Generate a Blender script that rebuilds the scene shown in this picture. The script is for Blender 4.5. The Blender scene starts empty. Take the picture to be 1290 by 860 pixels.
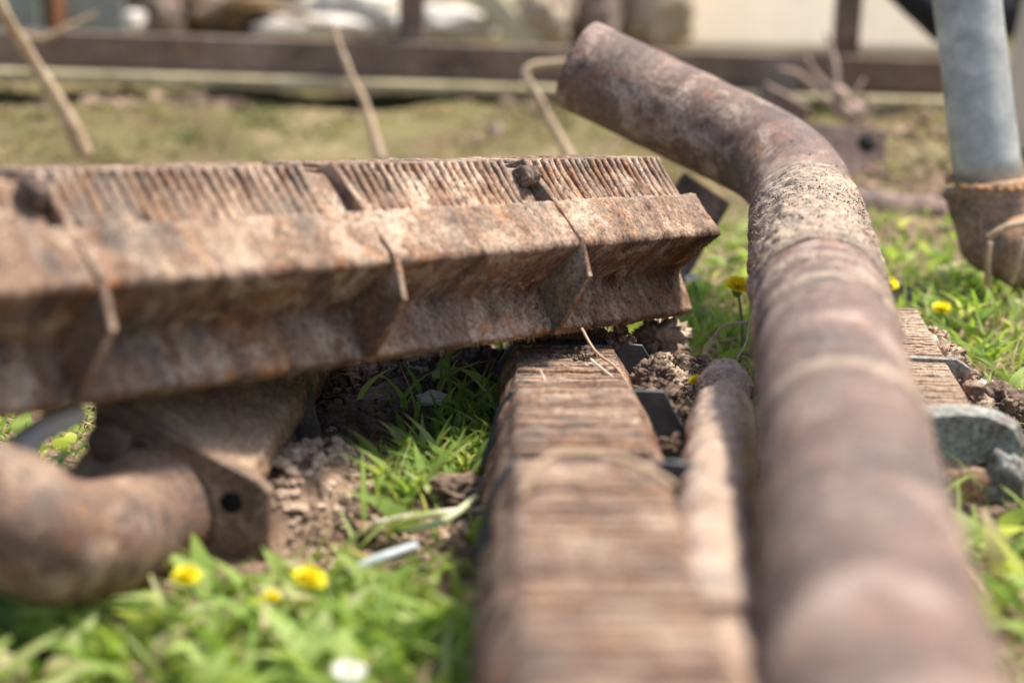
import bpy, bmesh, math, random
import numpy as np
from mathutils import Vector, Matrix, noise
random.seed(7)
rng = np.random.default_rng(7)
SC = bpy.context.scene
COL = SC.collection

# ------------------------------------------------------------------ camera, sky, sun, exposure
CAM_H, PITCH, FPX = 0.52, math.radians(15.9), 2150.0
cam = bpy.data.objects.new('camera', bpy.data.cameras.new('camera'))
COL.objects.link(cam)
cam.location = (0, 0, CAM_H)
cam.rotation_euler = (math.radians(90) - PITCH, 0, 0)
cam.data.sensor_width = 36.0
cam.data.lens = 36.0 * FPX / 1290.0
cam.data.clip_start, cam.data.clip_end = 0.02, 500
cam.data.dof.use_dof = True
cam.data.dof.focus_distance = 1.63
cam.data.dof.aperture_fstop = 2.25
SC.camera = cam

SUN_DIR = Vector((0.46, 0.20, 1.0)).normalized()
SUN_EL = math.asin(SUN_DIR.z)
SUN_ROT = math.atan2(SUN_DIR.x, SUN_DIR.y)
W = bpy.data.worlds.new('World'); SC.world = W; W.use_nodes = True
wn = W.node_tree.nodes; wn.clear()
sky = wn.new('ShaderNodeTexSky'); sky.sky_type = 'NISHITA'; sky.sun_disc = False
sky.sun_elevation = SUN_EL; sky.sun_rotation = SUN_ROT
sky.dust_density = 2.5; sky.air_density = 1.0
bg = wn.new('ShaderNodeBackground'); bg.inputs['Strength'].default_value = 0.125
wo = wn.new('ShaderNodeOutputWorld')
W.node_tree.links.new(sky.outputs[0], bg.inputs[0]); W.node_tree.links.new(bg.outputs[0], wo.inputs[0])
sl = bpy.data.lights.new('sun', 'SUN'); sl.energy = 3.7; sl.angle = math.radians(6.0); sl.color = (1.0, 0.94, 0.85)
sun = bpy.data.objects.new('sun', sl); COL.objects.link(sun)
sun.rotation_euler = SUN_DIR.to_track_quat('Z', 'Y').to_euler()
sun.location = (3, -1, 6)
SC.view_settings.view_transform = 'Standard'; SC.view_settings.look = 'None'
SC.view_settings.exposure = 1.02; SC.view_settings.gamma = 1.0

# ------------------------------------------------------------------ survey helper: where a sight line at depth d meets the yard
_F = Vector((0, math.cos(PITCH), -math.sin(PITCH))); _U = Vector((0, math.sin(PITCH), math.cos(PITCH)))
def _ray(x, y): return _F + Vector(((x - 645) / FPX, 0, 0)) - _U * ((y - 430) / FPX)
def P(x, y, d): return Vector((0, 0, CAM_H)) + _ray(x, y) * d
def G(x, y, z=0.0):
    r = _ray(x, y); return Vector((0, 0, CAM_H)) + r * ((z - CAM_H) / r.z)

# ------------------------------------------------------------------ node helpers / materials
def new_mat(name):
    m = bpy.data.materials.new(name); m.use_nodes = True
    nt = m.node_tree; nt.nodes.clear()
    out = nt.nodes.new('ShaderNodeOutputMaterial'); b = nt.nodes.new('ShaderNodeBsdfPrincipled')
    nt.links.new(b.outputs[0], out.inputs[0])
    return m, nt, b, out
def N(nt, t, **kw):
    n = nt.nodes.new(t)
    for k, v in kw.items(): setattr(n, k, v)
    return n
def noise_n(nt, vec, scale, detail=6, rough=0.6, dist=0.0):
    n = N(nt, 'ShaderNodeTexNoise'); n.inputs['Scale'].default_value = scale
    n.inputs['Detail'].default_value = detail; n.inputs['Roughness'].default_value = rough
    n.inputs['Distortion'].default_value = dist
    nt.links.new(vec, n.inputs['Vector']); return n.outputs['Fac']
def ramp(nt, fac, stops, interp='LINEAR'):
    r = N(nt, 'ShaderNodeValToRGB'); cr = r.color_ramp; cr.interpolation = interp
    while len(cr.elements) < len(stops): cr.elements.new(0.5)
    for e, (p, c) in zip(cr.elements, stops):
        e.position = p; e.color = (c[0], c[1], c[2], 1) if not isinstance(c, (int, float)) else (c, c, c, 1)
    nt.links.new(fac, r.inputs[0]); return r.outputs[0]
def mix(nt, fac, a, b, blend='MIX'):
    m = N(nt, 'ShaderNodeMix', data_type='RGBA', blend_type=blend)
    for sock, v in ((m.inputs[0], fac), (m.inputs[6], a), (m.inputs[7], b)):
        if isinstance(v, (int, float)): sock.default_value = v
        elif isinstance(v, tuple): sock.default_value = (v[0], v[1], v[2], 1)
        else: nt.links.new(v, sock)
    return m.outputs[2]
def math_n(nt, op, a, b=None, clamp=False):
    m = N(nt, 'ShaderNodeMath', operation=op); m.use_clamp = clamp
    for i, v in enumerate((a, b)):
        if v is None: continue
        if isinstance(v, (int, float)): m.inputs[i].default_value = v
        else: nt.links.new(v, m.inputs[i])
    return m.outputs[0]
def mapping(nt, vec, scale):
    m = N(nt, 'ShaderNodeMapping'); m.inputs['Scale'].default_value = scale
    nt.links.new(vec, m.inputs['Vector']); return m.outputs[0]
def bump(nt, bsdf, hs):
    prev = None
    for h, strength, dist in hs:
        b = N(nt, 'ShaderNodeBump'); b.inputs['Strength'].default_value = strength; b.inputs['Distance'].default_value = dist
        nt.links.new(h, b.inputs['Height'])
        if prev is not None: nt.links.new(prev, b.inputs['Normal'])
        prev = b.outputs[0]
    nt.links.new(prev, bsdf.inputs['Normal'])

DARK, MID, TAN, ORANGE = (0.042, 0.023, 0.017), (0.150, 0.072, 0.044), (0.41, 0.285, 0.195), (0.46, 0.165, 0.03)
def rust(name, obj=None, dark=DARK, mid=MID, tan=TAN, orange=ORANGE, streak=(230, 16, 16), attr=False,
         tan_amt=0.5, orange_amt=0.5, dust=0.5, dust_col=(0.46, 0.35, 0.25), pit=0.6, big=9.0, fine=1.0, rough=0.9):
    m, nt, b, out = new_mat(name)
    tc = N(nt, 'ShaderNodeTexCoord')
    if obj is not None: tc.object = obj
    v = tc.outputs['Object']
    if attr:
        a = N(nt, 'ShaderNodeAttribute'); a.attribute_name = 'along'
        sx = N(nt, 'ShaderNodeSeparateXYZ'); nt.links.new(v, sx.inputs[0])
        c = N(nt, 'ShaderNodeCombineXYZ'); nt.links.new(a.outputs['Fac'], c.inputs[0])
        nt.links.new(sx.outputs[0], c.inputs[1]); nt.links.new(sx.outputs[2], c.inputs[2])
        sv = mapping(nt, c.outputs[0], streak)
    else:
        sv = mapping(nt, v, streak)
    n1 = noise_n(nt, v, big, 9, 0.68, 0.6)
    n2 = noise_n(nt, sv, 1.0, 5, 0.6, 0.25)
    n3 = noise_n(nt, v, 46, 8, 0.7)
    n4 = noise_n(nt, v, 260, 6, 0.75)
    pale = (min(tan[0] * 1.3, .62), min(tan[1] * 1.36, .52), min(tan[2] * 1.45, .42)); grey = ((mid[0] + dark[0]) * .55, (mid[0] + dark[0]) * .42, (mid[0] + dark[0]) * .36)
    base = ramp(nt, n1, [(0.37, dark), (0.43, grey), (0.475, mid), (0.525, mid), (0.58, tan), (0.66, pale)])
    n5 = noise_n(nt, v, big * 2.7, 6, 0.6, 0.8)
    base = mix(nt, ramp(nt, n5, [(0.52, 0.0), (0.62, 0.55)]), base, mid)
    base = mix(nt, ramp(nt, n5, [(0.36, 0.7), (0.44, 0.0)]), base, tan)
    st = ramp(nt, n2, [(0.38, 0.0), (0.66, 1.0)])
    base = mix(nt, math_n(nt, 'MULTIPLY', st, tan_amt), base, tan)
    st2 = ramp(nt, n2, [(0.28, 1.0), (0.42, 0.0)])
    base = mix(nt, math_n(nt, 'MULTIPLY', st2, 0.4), base, dark)
    om = math_n(nt, 'MULTIPLY', ramp(nt, n3, [(0.52, 0.0), (0.70, 1.0)]), ramp(nt, noise_n(nt, v, 15, 4, 0.55), [(0.47, 0.0), (0.62, 1.0)]))
    base = mix(nt, math_n(nt, 'MULTIPLY', om, orange_amt), base, orange)
    if not attr:
        ns = noise_n(nt, mapping(nt, v, (34, 5, 5)), 1.0, 4, 0.6, 0.5)
        base = mix(nt, math_n(nt, 'MULTIPLY', math_n(nt, 'MULTIPLY', ramp(nt, ns, [(0.56, 0.0), (0.67, 0.85)]), ramp(nt, n3, [(0.40, 0.0), (0.60, .85)])), orange_amt, True), base, (orange[0] * .85, orange[1] * .95, orange[2] * 1.3))
        base = mix(nt, math_n(nt, 'MULTIPLY', ramp(nt, ns, [(0.34, 0.75), (0.42, 0.0)]), tan_amt, True), base, pale)
        ns2 = noise_n(nt, mapping(nt, v, (48, 7, 7)), 1.3, 5, 0.6, 0.4)
        base = mix(nt, ramp(nt, ns2, [(0.58, 0.0), (0.68, 0.5)]), base, dark)
    n6 = noise_n(nt, v, big * 1.6, 7, 0.7, 1.2)
    base = mix(nt, ramp(nt, n6, [(0.58, 0.0), (0.66, 0.6)]), base, (dark[0] * 1.3, dark[1] * 1.3, dark[2] * 1.35))
    g = N(nt, 'ShaderNodeNewGeometry'); gs = N(nt, 'ShaderNodeSeparateXYZ'); nt.links.new(g.outputs['Normal'], gs.inputs[0])
    up = ramp(nt, gs.outputs[2], [(0.25, 0.0), (0.95, 1.0)])
    dm = math_n(nt, 'MULTIPLY', math_n(nt, 'MULTIPLY', up, ramp(nt, n3, [(0.32, 0.25), (0.62, 1.0)])), dust)
    base = mix(nt, dm, base, dust_col)
    spk = ramp(nt, n4, [(0.34, 0.35), (0.50, 1.0), (0.68, 1.5)])
    base = mix(nt, 1.0, base, spk, 'MULTIPLY')
    vo = N(nt, 'ShaderNodeTexVoronoi'); vo.inputs['Scale'].default_value = 170; nt.links.new(mapping(nt, c.outputs[0], (1.25, .4, .4)) if attr else mapping(nt, v, (1, 1, 0.55)), vo.inputs['Vector'])
    pm = ramp(nt, math_n(nt, 'ADD', vo.outputs['Distance'], math_n(nt, 'MULTIPLY', n3, 0.9)), [(0.50, 1.0), (0.62, 0.0)])
    base = mix(nt, math_n(nt, 'MULTIPLY', pm, pit), base, (dark[0] * .45, dark[1] * .45, dark[2] * .45))
    nt.links.new(base, b.inputs['Base Color'])
    b.inputs['Roughness'].default_value = rough
    b.inputs['Specular IOR Level'].default_value = 0.25
    bump(nt, b, [(n3, 0.55 * fine, 0.004), (n4, 0.7 * fine, 0.0016), (pm, -0.5 * fine, 0.001)])
    return m

def plain(name, c1, c2, scale=30, rough=0.85, spec=0.3, metal=0.0, bmp=0.3, dist=0.002, transl=0.0, stretch=(1, 1, 1)):
    m, nt, b, out = new_mat(name)
    tc = N(nt, 'ShaderNodeTexCoord'); v = mapping(nt, tc.outputs['Object'], stretch)
    n = noise_n(nt, v, scale, 8, 0.65, 0.3)
    col = ramp(nt, n, [(0.33, c1), (0.66, c2)])
    nt.links.new(col, b.inputs['Base Color'])
    b.inputs['Roughness'].default_value = rough; b.inputs['Specular IOR Level'].default_value = spec; b.inputs['Metallic'].default_value = metal
    if bmp: bump(nt, b, [(n, bmp, dist), (noise_n(nt, v, scale * 7, 5, 0.7), bmp, dist * 0.4)])
    if transl:
        t = N(nt, 'ShaderNodeBsdfTranslucent'); nt.links.new(col, t.inputs[0])
        ms = N(nt, 'ShaderNodeMixShader'); ms.inputs[0].default_value = transl
        nt.links.new(b.outputs[0], ms.inputs[1]); nt.links.new(t.outputs[0], ms.inputs[2]); nt.links.new(ms.outputs[0], out.inputs[0])
    return m

def leaf_mat(name, stops, transl=0.45, rough=0.45):
    m, nt, b, out = new_mat(name)
    a = N(nt, 'ShaderNodeAttribute'); a.attribute_name = 'tint'
    col = ramp(nt, a.outputs['Fac'], stops)
    nt.links.new(col, b.inputs['Base Color']); b.inputs['Roughness'].default_value = .62; b.inputs['Specular IOR Level'].default_value = 0.2
    t = N(nt, 'ShaderNodeBsdfTranslucent'); nt.links.new(mix(nt, 1.0, col, (1.25, 1.2, 0.6), 'MULTIPLY'), t.inputs[0])
    ms = N(nt, 'ShaderNodeMixShader'); ms.inputs[0].default_value = transl
    nt.links.new(b.outputs[0], ms.inputs[1]); nt.links.new(t.outputs[0], ms.inputs[2]); nt.links.new(ms.outputs[0], out.inputs[0])
    return m

# ------------------------------------------------------------------ object helpers
def tag(o, label=None, cat=None, group=None, kind=None):
    if label: o['label'] = label
    if cat: o['category'] = cat
    if group: o['group'] = group
    if kind: o['kind'] = kind
    return o
def empty(name, loc=(0, 0, 0), mw=None):
    o = bpy.data.objects.new(name, None); COL.objects.link(o); o.empty_display_size = 0.03
    if mw is not None: o.matrix_world = mw
    else: o.location = loc
    return o
def fb(p, s, octv=4): return noise.fractal(Vector(p) * s, 0.9, 2.0, octv)
def catmull(pts, n):
    """Points (Vectors) resampled n per span on a Catmull-Rom curve."""
    q = [pts[0] * 2 - pts[1]] + list(pts) + [pts[-1] * 2 - pts[-2]]
    out = []
    for i in range(1, len(q) - 2):
        a, b, c, d = q[i - 1], q[i], q[i + 1], q[i + 2]
        for k in range(n):
            t = k / n
            out.append(0.5 * ((2 * b) + (c - a) * t + (2 * a - 5 * b + 4 * c - d) * t * t + (3 * b - a - 3 * c + d) * t ** 3))
    out.append(pts[-1].copy()); return out
def densify(pts, step):
    out = []
    for a, b in zip(pts[:-1], pts[1:]):
        k = max(1, int((b - a).length / step))
        for i in range(k): out.append(a.lerp(b, i / k))
    out.append(pts[-1]); return out

class MB:
    def __init__(s): s.v = []; s.f = []; s.along = []
    def tube(s, pts, r, n=16, cap=True, jit=0.0, jscale=60.0, closed_inner=None):
        base = len(s.v); L = 0.0; prev = None; t0 = None; nrm = None
        for i, p in enumerate(pts):
            t = (pts[min(i + 1, len(pts) - 1)] - pts[max(i - 1, 0)]).normalized()
            if nrm is None:
                nrm = t.orthogonal().normalized()
            else:
                q = t0.rotation_difference(t); nrm = q @ nrm; nrm = (nrm - t * nrm.dot(t)).normalized()
            t0 = t; bn = t.cross(nrm)
            if prev is not None: L += (p - prev).length
            prev = p
            rr = r(i / (len(pts) - 1), L) if callable(r) else (r[i] if isinstance(r, (list, tuple)) else r)
            for k in range(n):
                a = 2 * math.pi * k / n; d = nrm * math.cos(a) + bn * math.sin(a)
                q3 = p + d * rr
                if jit: q3 = q3 + d * (jit * fb(q3, jscale, 4))
                s.v.append(q3); s.along.append(L)
        m = len(pts)
        for i in range(m - 1):
            for k in range(n):
                a = base + i * n + k; b = base + i * n + (k + 1) % n
                s.f.append((a, b, b + n, a + n))
        if cap:
            for i, flip in ((0, True), (m - 1, False)):
                c = len(s.v); s.v.append(pts[i].copy()); s.along.append(0)
                for k in range(n):
                    a = base + i * n + k; b = base + i * n + (k + 1) % n
                    s.f.append((c, b, a) if flip else (c, a, b))
    def prism(s, poly, x0, x1, axis='x', bev=0.0):
        """poly of (y,z) extruded in local x, with a small chamfer."""
        base = len(s.v); n = len(poly); cy = sum(p[0] for p in poly) / n; cz = sum(p[1] for p in poly) / n
        rings = [(x0, 1), (x0 + bev, 0), (x1 - bev, 0), (x1, 1)] if bev else [(x0, 0), (x1, 0)]
        for x, ins in rings:
            for (y, z) in poly:
                d = math.hypot(y - cy, z - cz); k = 1 - (bev / d if ins and d > 0 else 0)
                s.v.append(Vector((x, cy + (y - cy) * k, cz + (z - cz) * k))); s.along.append(x)
        m = len(rings)
        for i in range(m - 1):
            for k in range(n):
                a = base + i * n + k; b = base + i * n + (k + 1) % n
                s.f.append((a, b, b + n, a + n))
        s.f.append(tuple(base + k for k in reversed(range(n)))); s.f.append(tuple(base + (m - 1) * n + k for k in range(n)))
    def box(s, c, ax, ay, az, jit=0.0):
        base = len(s.v)
        for sx in (-1, 1):
            for sy in (-1, 1):
                for sz in (-1, 1):
                    s.v.append(Vector(c) + ax * sx + ay * sy + az * sz + Vector([random.uniform(-jit, jit) for _ in range(3)])); s.along.append(sx)
        for f in ((0, 1, 3, 2), (4, 6, 7, 5), (0, 4, 5, 1), (2, 3, 7, 6), (0, 2, 6, 4), (1, 5, 7, 3)):
            s.f.append(tuple(base + i for i in f))
    def clod(s, c, r, sub=1, rough=0.4, sq=(1, 1, 1), seed=None):
        bm = ICO[sub]; base = len(s.v); off = Vector([random.uniform(-50, 50) for _ in range(3)])
        for p in bm[0]:
            d = 1 + rough * (noise.fractal(p * 1.5 + off, 0.8, 2.1, 3) + .55 * noise.fractal(p * 5.2 + off, 0.6, 2.2, 4) * (sub > 2))
            s.v.append(Vector((c[0] + p.x * r * d * sq[0], c[1] + p.y * r * d * sq[1], c[2] + p.z * r * d * sq[2]))); s.along.append(0)
        for f in bm[1]: s.f.append(tuple(base + i for i in f))
    def build(s, name, mat, parent=None, smooth=True, org=None, bevel=0.0):
        me = bpy.data.meshes.new(name)
        vs = [tuple(v - org) if org is not None else tuple(v) for v in s.v]
        me.from_pydata(vs, [], s.f); me.update()
        at = me.attributes.new('along', 'FLOAT', 'POINT'); at.data.foreach_set('value', [float(a) for a in s.along])
        if smooth: me.polygons.foreach_set('use_smooth', [True] * len(me.polygons))
        me.materials.append(mat)
        o = bpy.data.objects.new(name, me); COL.objects.link(o)
        if parent is not None: o.parent = parent
        elif org is not None: o.location = org
        if bevel:
            bv = o.modifiers.new('bevel', 'BEVEL'); bv.width = bevel; bv.segments = 2; bv.limit_method = 'ANGLE'
        return o
ICO = {}
for sub in (1, 2, 3, 4, 5):
    b_ = bmesh.new(); bmesh.ops.create_icosphere(b_, subdivisions=sub, radius=1.0)
    b_.verts.ensure_lookup_table()
    ICO[sub] = ([v.co.copy() for v in b_.verts], [tuple(v.index for v in f.verts) for f in b_.faces]); b_.free()

# ------------------------------------------------------------------ ground
MOUNDS = []
def mound(x, y, r, h): p = G(x, y); MOUNDS.append((p.x, p.y, r, h))
mound(375, 645, .07, .040); mound(335, 665, .05, .025); mound(420, 610, .05, .02); mound(490, 505, .09, .035); mound(452, 552, .05, .012)
mound(560, 470, .07, .02); mound(640, 490, .05, .02); mound(545, 640, .05, .012); mound(480, 690, .04, .008)
mound(850, 500, .07, .035); mound(860, 560, .06, .03); mound(1260, 520, .04, .02); mound(1120, 270, .22, .04); mound(1200, 260, .15, .03); mound(1230, 670, .05, .015)
mound(110, 200, .12, .03); mound(590, 615, .035, .006); mound(530, 740, .04, .004); mound(545, 490, .07, .012)
def gz(x, y):
    z = 0.006 * np.sin(x * 9.1 + 1.3) * np.cos(y * 7.7) + 0.004 * np.sin(x * 23 + y * 17) + 0.003 * np.sin(y * 41 - x * 13)
    z = z * np.clip(1.5 - np.abs(y - 2) / 6, 0, 1)
    b = np.clip((y - 2.55) / .6, 0, 1); b = b * b * (3 - 2 * b)
    k = np.clip((y - 2.35) / .4, 0, 1) * np.clip((3.22 - y) / .1, 0, 1)
    dn = np.clip((y - 3.62) / .3, 0, 1); b = b * (1 - dn * dn * (3 - 2 * dn))
    z = z + .066 * b + k * (.010 * np.sin(x * 7.3 + 2 * np.sin(y * 6)) * np.sin(y * 11 + x * 3) + .006 * np.sin(x * 19 + y * 5) * np.cos(y * 23 - x * 6)) - .030 * np.exp(-((y - 3.29) / .05) ** 2) * (np.abs(x) < 3) + .012 * np.exp(-((y - 3.47) / .08) ** 2)
    for mx, my, r, h in MOUNDS:
        z = z + h * np.exp(-((x - mx) ** 2 + (y - my) ** 2) / (2 * (r * .6) ** 2))
    return z
def soilness(x, y):
    s = np.zeros_like(np.asarray(x, float))
    for mx, my, r, h in MOUNDS:
        s = s + np.exp(-((x - mx) ** 2 + (y - my) ** 2) / (2 * (r * .6) ** 2))
    return s
BARE = [(G(x, y), r) for x, y, r in ((380, 645, .055), (425, 600, .055), (455, 555, .065), (490, 505, .075), (540, 485, .065), (330, 690, .05), (290, 735, .045), (340, 720, .03), (1225, 625, .05), (1260, 520, .03), (560, 455, .07))]
def bare(x, y):
    k = np.zeros_like(np.asarray(x, float))
    for g, r in BARE: k = np.maximum(k, np.clip(1.6 - np.hypot(x - g.x, y - g.y) / r * 1.1, 0, 1))
    return k
xs = np.concatenate([-np.geomspace(150, 1.9, 22), np.arange(-1.8, 1.81, .02), np.geomspace(1.9, 150, 22)])
ys = np.concatenate([-np.geomspace(150, .4, 16), np.arange(-.3, 5.5, .024), np.geomspace(5.6, 300, 26)])
XX, YY = np.meshgrid(xs, ys); ZZ = gz(XX, YY)
near = (np.abs(XX) < 1.85) & (YY > -.35) & (YY < 5.6)
micro = np.zeros_like(ZZ); sn = soilness(XX, YY)
for i, j in zip(*np.where(near)):
    micro[i, j] = noise.fractal(Vector((XX[i, j] * 24, YY[i, j] * 24, 0)), .8, 2.1, 4) * .0045 * (1 + 1.3 * min(sn[i, j], 1))
ZZ = ZZ + micro
nx, ny = len(xs), len(ys)
gv = np.stack([XX.ravel(), YY.ravel(), ZZ.ravel()], 1)
idx = np.arange(nx * ny).reshape(ny, nx)
gf = np.stack([idx[:-1, :-1].ravel(), idx[:-1, 1:].ravel(), idx[1:, 1:].ravel(), idx[1:, :-1].ravel()], 1)
me = bpy.data.meshes.new('ground'); me.from_pydata(gv.tolist(), [], gf.tolist()); me.update()
me.polygons.foreach_set('use_smooth', [True] * len(me.polygons))
ground = bpy.data.objects.new('ground', me); COL.objects.link(ground)
tag(ground, 'brown soil ground of the scrap yard under patchy grass', 'ground', kind='structure')
m, nt, b, out = new_mat('soil')
tc = N(nt, 'ShaderNodeTexCoord'); v = tc.outputs['Object']
n1 = noise_n(nt, v, 6, 8, .65); n2 = noise_n(nt, v, 60, 8, .7); n3 = noise_n(nt, v, 300, 5, .7)
c = ramp(nt, n2, [(.3, (.07, .043, .03)), (.5, (.19, .125, .085)), (.68, (.40, .29, .20))])
sx = N(nt, 'ShaderNodeSeparateXYZ'); nt.links.new(v, sx.inputs[0])
far = ramp(nt, math_n(nt, 'ADD', math_n(nt, 'MULTIPLY', sx.outputs[1], .2), math_n(nt, 'MULTIPLY', n1, .25)), [(.55, 0.), (.72, 1.)])
moss = ramp(nt, n1, [(.35, (.14, .095, .05)), (.5, (.15, .13, .05)), (.65, (.28, .21, .115))])
c = mix(nt, far, c, moss)
nt.links.new(c, b.inputs['Base Color']); b.inputs['Roughness'].default_value = .95; b.inputs['Specular IOR Level'].default_value = .15
bump(nt, b, [(n2, .7, .006), (n3, .6, .002)]); me.materials.append(m)

# ------------------------------------------------------------------ finned bars
PITCH_F = 0.0105
UROLL = math.radians(5)
def rolled(pts):   # section measured upright, bar rolled a little away from the camera
    c, s_ = math.cos(UROLL), math.sin(UROLL)
    return [(.05 + (y - .05) * c + z * s_, -(y - .05) * s_ + z * c) for y, z in pts]
PROF = rolled([(.050, -.0075), (.064, -.0215), (.078, -.0365), (.094, -.0325), (.1265, -.064), (.1285, -.070), (.086, -.111), (.085, -.115), (.107, -.150), (.098, -.157)])
def resample(pl, step):
    out = []
    for a, b in zip(pl[:-1], pl[1:]):
        k = max(1, int(math.dist(a, b) / step))
        out += [(a[0] + (b[0] - a[0]) * i / k, a[1] + (b[1] - a[1]) * i / k) for i in range(k)]
    return out + [pl[-1]]
def segment_mesh(x0, x1, prof, step, amp, seed, ridge=.00022):
    mb = MB()
    half = resample(prof, step); top = resample([(-prof[0][0], prof[0][1]), prof[0]], step * 2)[1:-1]
    bot = resample([prof[-1], (-prof[-1][0], prof[-1][1])], step * 3)[1:-1]
    loop = top + half + bot + [(-y, z) for y, z in reversed(half)]
    n = len(loop); nxs = max(3, int((x1 - x0) / step))
    cy, cz = 0, sum(p[1] for p in loop) / n
    nr = []
    for i in range(n):
        a, b = loop[i - 1], loop[(i + 1) % n]; d = Vector((0, b[0] - a[0], b[1] - a[1])); nn = Vector((0, -d.z, d.y)); nr.append(-nn.normalized() * -1)
    # loop runs top left->right->down: outward normal is to the left of travel
    for i in range(nxs + 1):
        x = x0 + (x1 - x0) * i / nxs
        for k, (y, z) in enumerate(loop):
            p = Vector((x, y, z)); q = Vector((x * 1.0 + seed, y, z))
            h = amp * (.6 * fb((q.x, q.y, q.z), 30, 5) + .28 * fb((q.x * 1.3, q.y * .8, q.z * .8), 130, 3))
            h += ridge * math.cos(2 * math.pi * x / PITCH_F) * (0.35 + noise.noise(q * 22))
            pit = noise.noise(Vector((q.x * 120, q.y * 75, q.z * 75)))
            if pit > .45: h -= (pit - .45) * .012 * (amp / .0022)
            e = min(x - x0, x1 - x); 
            if e < .004: h -= .0012
            mb.v.append(p + nr[k] * h); mb.along.append(x)
    for i in range(nxs):
        for k in range(n):
            a = i * n + k; b = i * n + (k + 1) % n
            mb.f.append((a, a + n, b + n, b))
    mb.f.append(tuple(range(n))); mb.f.append(tuple(reversed(range(nxs * n, nxs * n + n))))
    return mb
def fin_variants(prof, k, mat, thick=.0062):
    out = []
    half_w = prof[0][0]; drop = prof[2]
    for s in range(k):
        mb = MB(); path = [(-drop[0] - .001, drop[1] - .0), (-half_w, 0), (half_w, 0), (drop[0] + .001, drop[1])]
        path = resample(path, .0085); n = len(path)
        for i, (y, z) in enumerate(path):
            a, b = path[max(i - 1, 0)], path[min(i + 1, n - 1)]
            d = Vector((0, b[0] - a[0], b[1] - a[1])).normalized(); o = Vector((0, -d.z, d.y))
            j = random.uniform(-.0009, .0005); wob = random.uniform(-.0004, .0004)
            t = thick * random.uniform(.42, .54)
            for (dx, dh) in ((-t, -.009), (-t * .95, -.0018), (-t * .5, 0), (t * .5, 0), (t * .95, -.0018), (t, -.009)):
                hh = dh + (j if dh > -.005 else 0)
                mb.v.append(Vector((dx + wob, y, z)) + o * hh); mb.along.append(dx)
        for i in range(n - 1):
            for q in range(5):
                a = i * 6 + q; mb.f.append((a, a + 6, a + 7, a + 1))
        mb.f.append(tuple(range(6))); mb.f.append(tuple(reversed(range((n - 1) * 6, n * 6))))
        o = mb.build('fin', mat); out.append(o.data); COL.objects.unlink(o); bpy.data.objects.remove(o)
    return out
def frame(origin, toward, roll=0.0):
    X = (toward - origin).normalized(); Y = X.cross(Vector((0, 0, 1))).normalized(); Z = Y.cross(X)
    M = Matrix.Identity(4)
    for i in range(3): M[i][0], M[i][1], M[i][2], M[i][3] = X[i], Y[i], -Z[i] if False else Z[i], origin[i]
    # make right-handed: X, Y, Z with Z up; flip Y if needed
    if M.to_3x3().determinant() < 0:
        for i in range(3): M[i][1] = -M[i][1]
    return M @ Matrix.Rotation(roll, 4, 'X')
def finned_bar(name, label, cat, group, M, plates, x0, x1, prof, plate_poly, rustkw, plate_mat, step=.004, amp=.0022, fins=True, plate_t=.005, pocket=.0075, fin_t=.0060, dz=None, gap_p=0.0, uneven=.55, pitch=PITCH_F, rim=False):
    root = empty(name, mw=M); tag(root, label, cat, group)
    mat = rust('rust_' + name + str(len(bpy.data.materials)), obj=root, **rustkw)
    cuts = sorted([x0] + [p for p in plates if x0 < p < x1] + [x1])
    for i, (a, b2) in enumerate(zip(cuts[:-1], cuts[1:])):
        a2 = a + (plate_t / 2 - .0005 if a in plates else 0); b3 = b2 - (plate_t / 2 - .0005 if b2 in plates else 0)
        segment_mesh(a2, b3, prof, step, amp, 3.7 * i + len(name)).build('casting', mat, root).location.z = dz[i] if dz else 0
    for p in plates:
        mb = MB(); pl = resample(plate_poly + [plate_poly[0]], .02)[:-1]
        mb.prism([(y + random.uniform(-.001, .001), z + random.uniform(-.001, .001)) for y, z in pl], p - plate_t / 2, p + plate_t / 2, bev=.001 if plate_t < .02 else .007)
        fo = mb.build('flange_plate', plate_mat(root, plates.index(p)), root, smooth=False)
        if rim:
            fo.data.materials.append(mat)
            for q in fo.data.polygons: q.material_index = 1 if len(q.vertices) == 4 else 0
    if fins:
        var = fin_variants(prof, 7, mat, fin_t)
        x = x0 + pitch * .6
        while x < x1 - .003:
            if random.random() > gap_p and all(not (-pocket < x - p < .0075) for p in plates):
                o = bpy.data.objects.new('fin', random.choice(var)); COL.objects.link(o); o.parent = root
                o.location = (x + random.uniform(-.0006, .0006), random.uniform(-.0008, .0008), random.uniform(-.0016, .0007) * uneven + (dz[sum(p < x for p in plates if x0 < p < x1)] if dz else 0))
                o.rotation_euler = (random.uniform(-.005, .005), random.uniform(-.012, .012), random.uniform(-.004, .004))
                o.scale = (random.uniform(.8, 1.12), 1, 1)
            x += pitch
    return root, mat
def plate_poly(h, zc=-.097, top=.05, wide=.1375, bot=.104, zb=-.156, zt=.003):
    r = [(top, zt), (wide, zc), (bot, zb)]
    return r + [(-y, z) for y, z in reversed(r)]
GREY = lambda root, i: (MAT_BROWN, MAT_BROWN, MAT_BROWN, MAT_GREY)[i]
MAT_GREY = rust('plate_grey', dark=(.045, .042, .036), mid=(.125, .105, .083), tan=(.32, .26, .19), orange=(.30, .12, .03), tan_amt=.3, orange_amt=.5, dust=.0, pit=.2, streak=(60, 14, 40), fine=.4, rough=.5)
MAT_BROWN = rust('plate_brown', dark=(.04, .026, .02), mid=(.13, .08, .058), tan=(.28, .19, .13), tan_amt=.3, orange_amt=.3, dust=.2, pit=.4, streak=(40, 14, 14), fine=.6, rough=.75)
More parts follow.
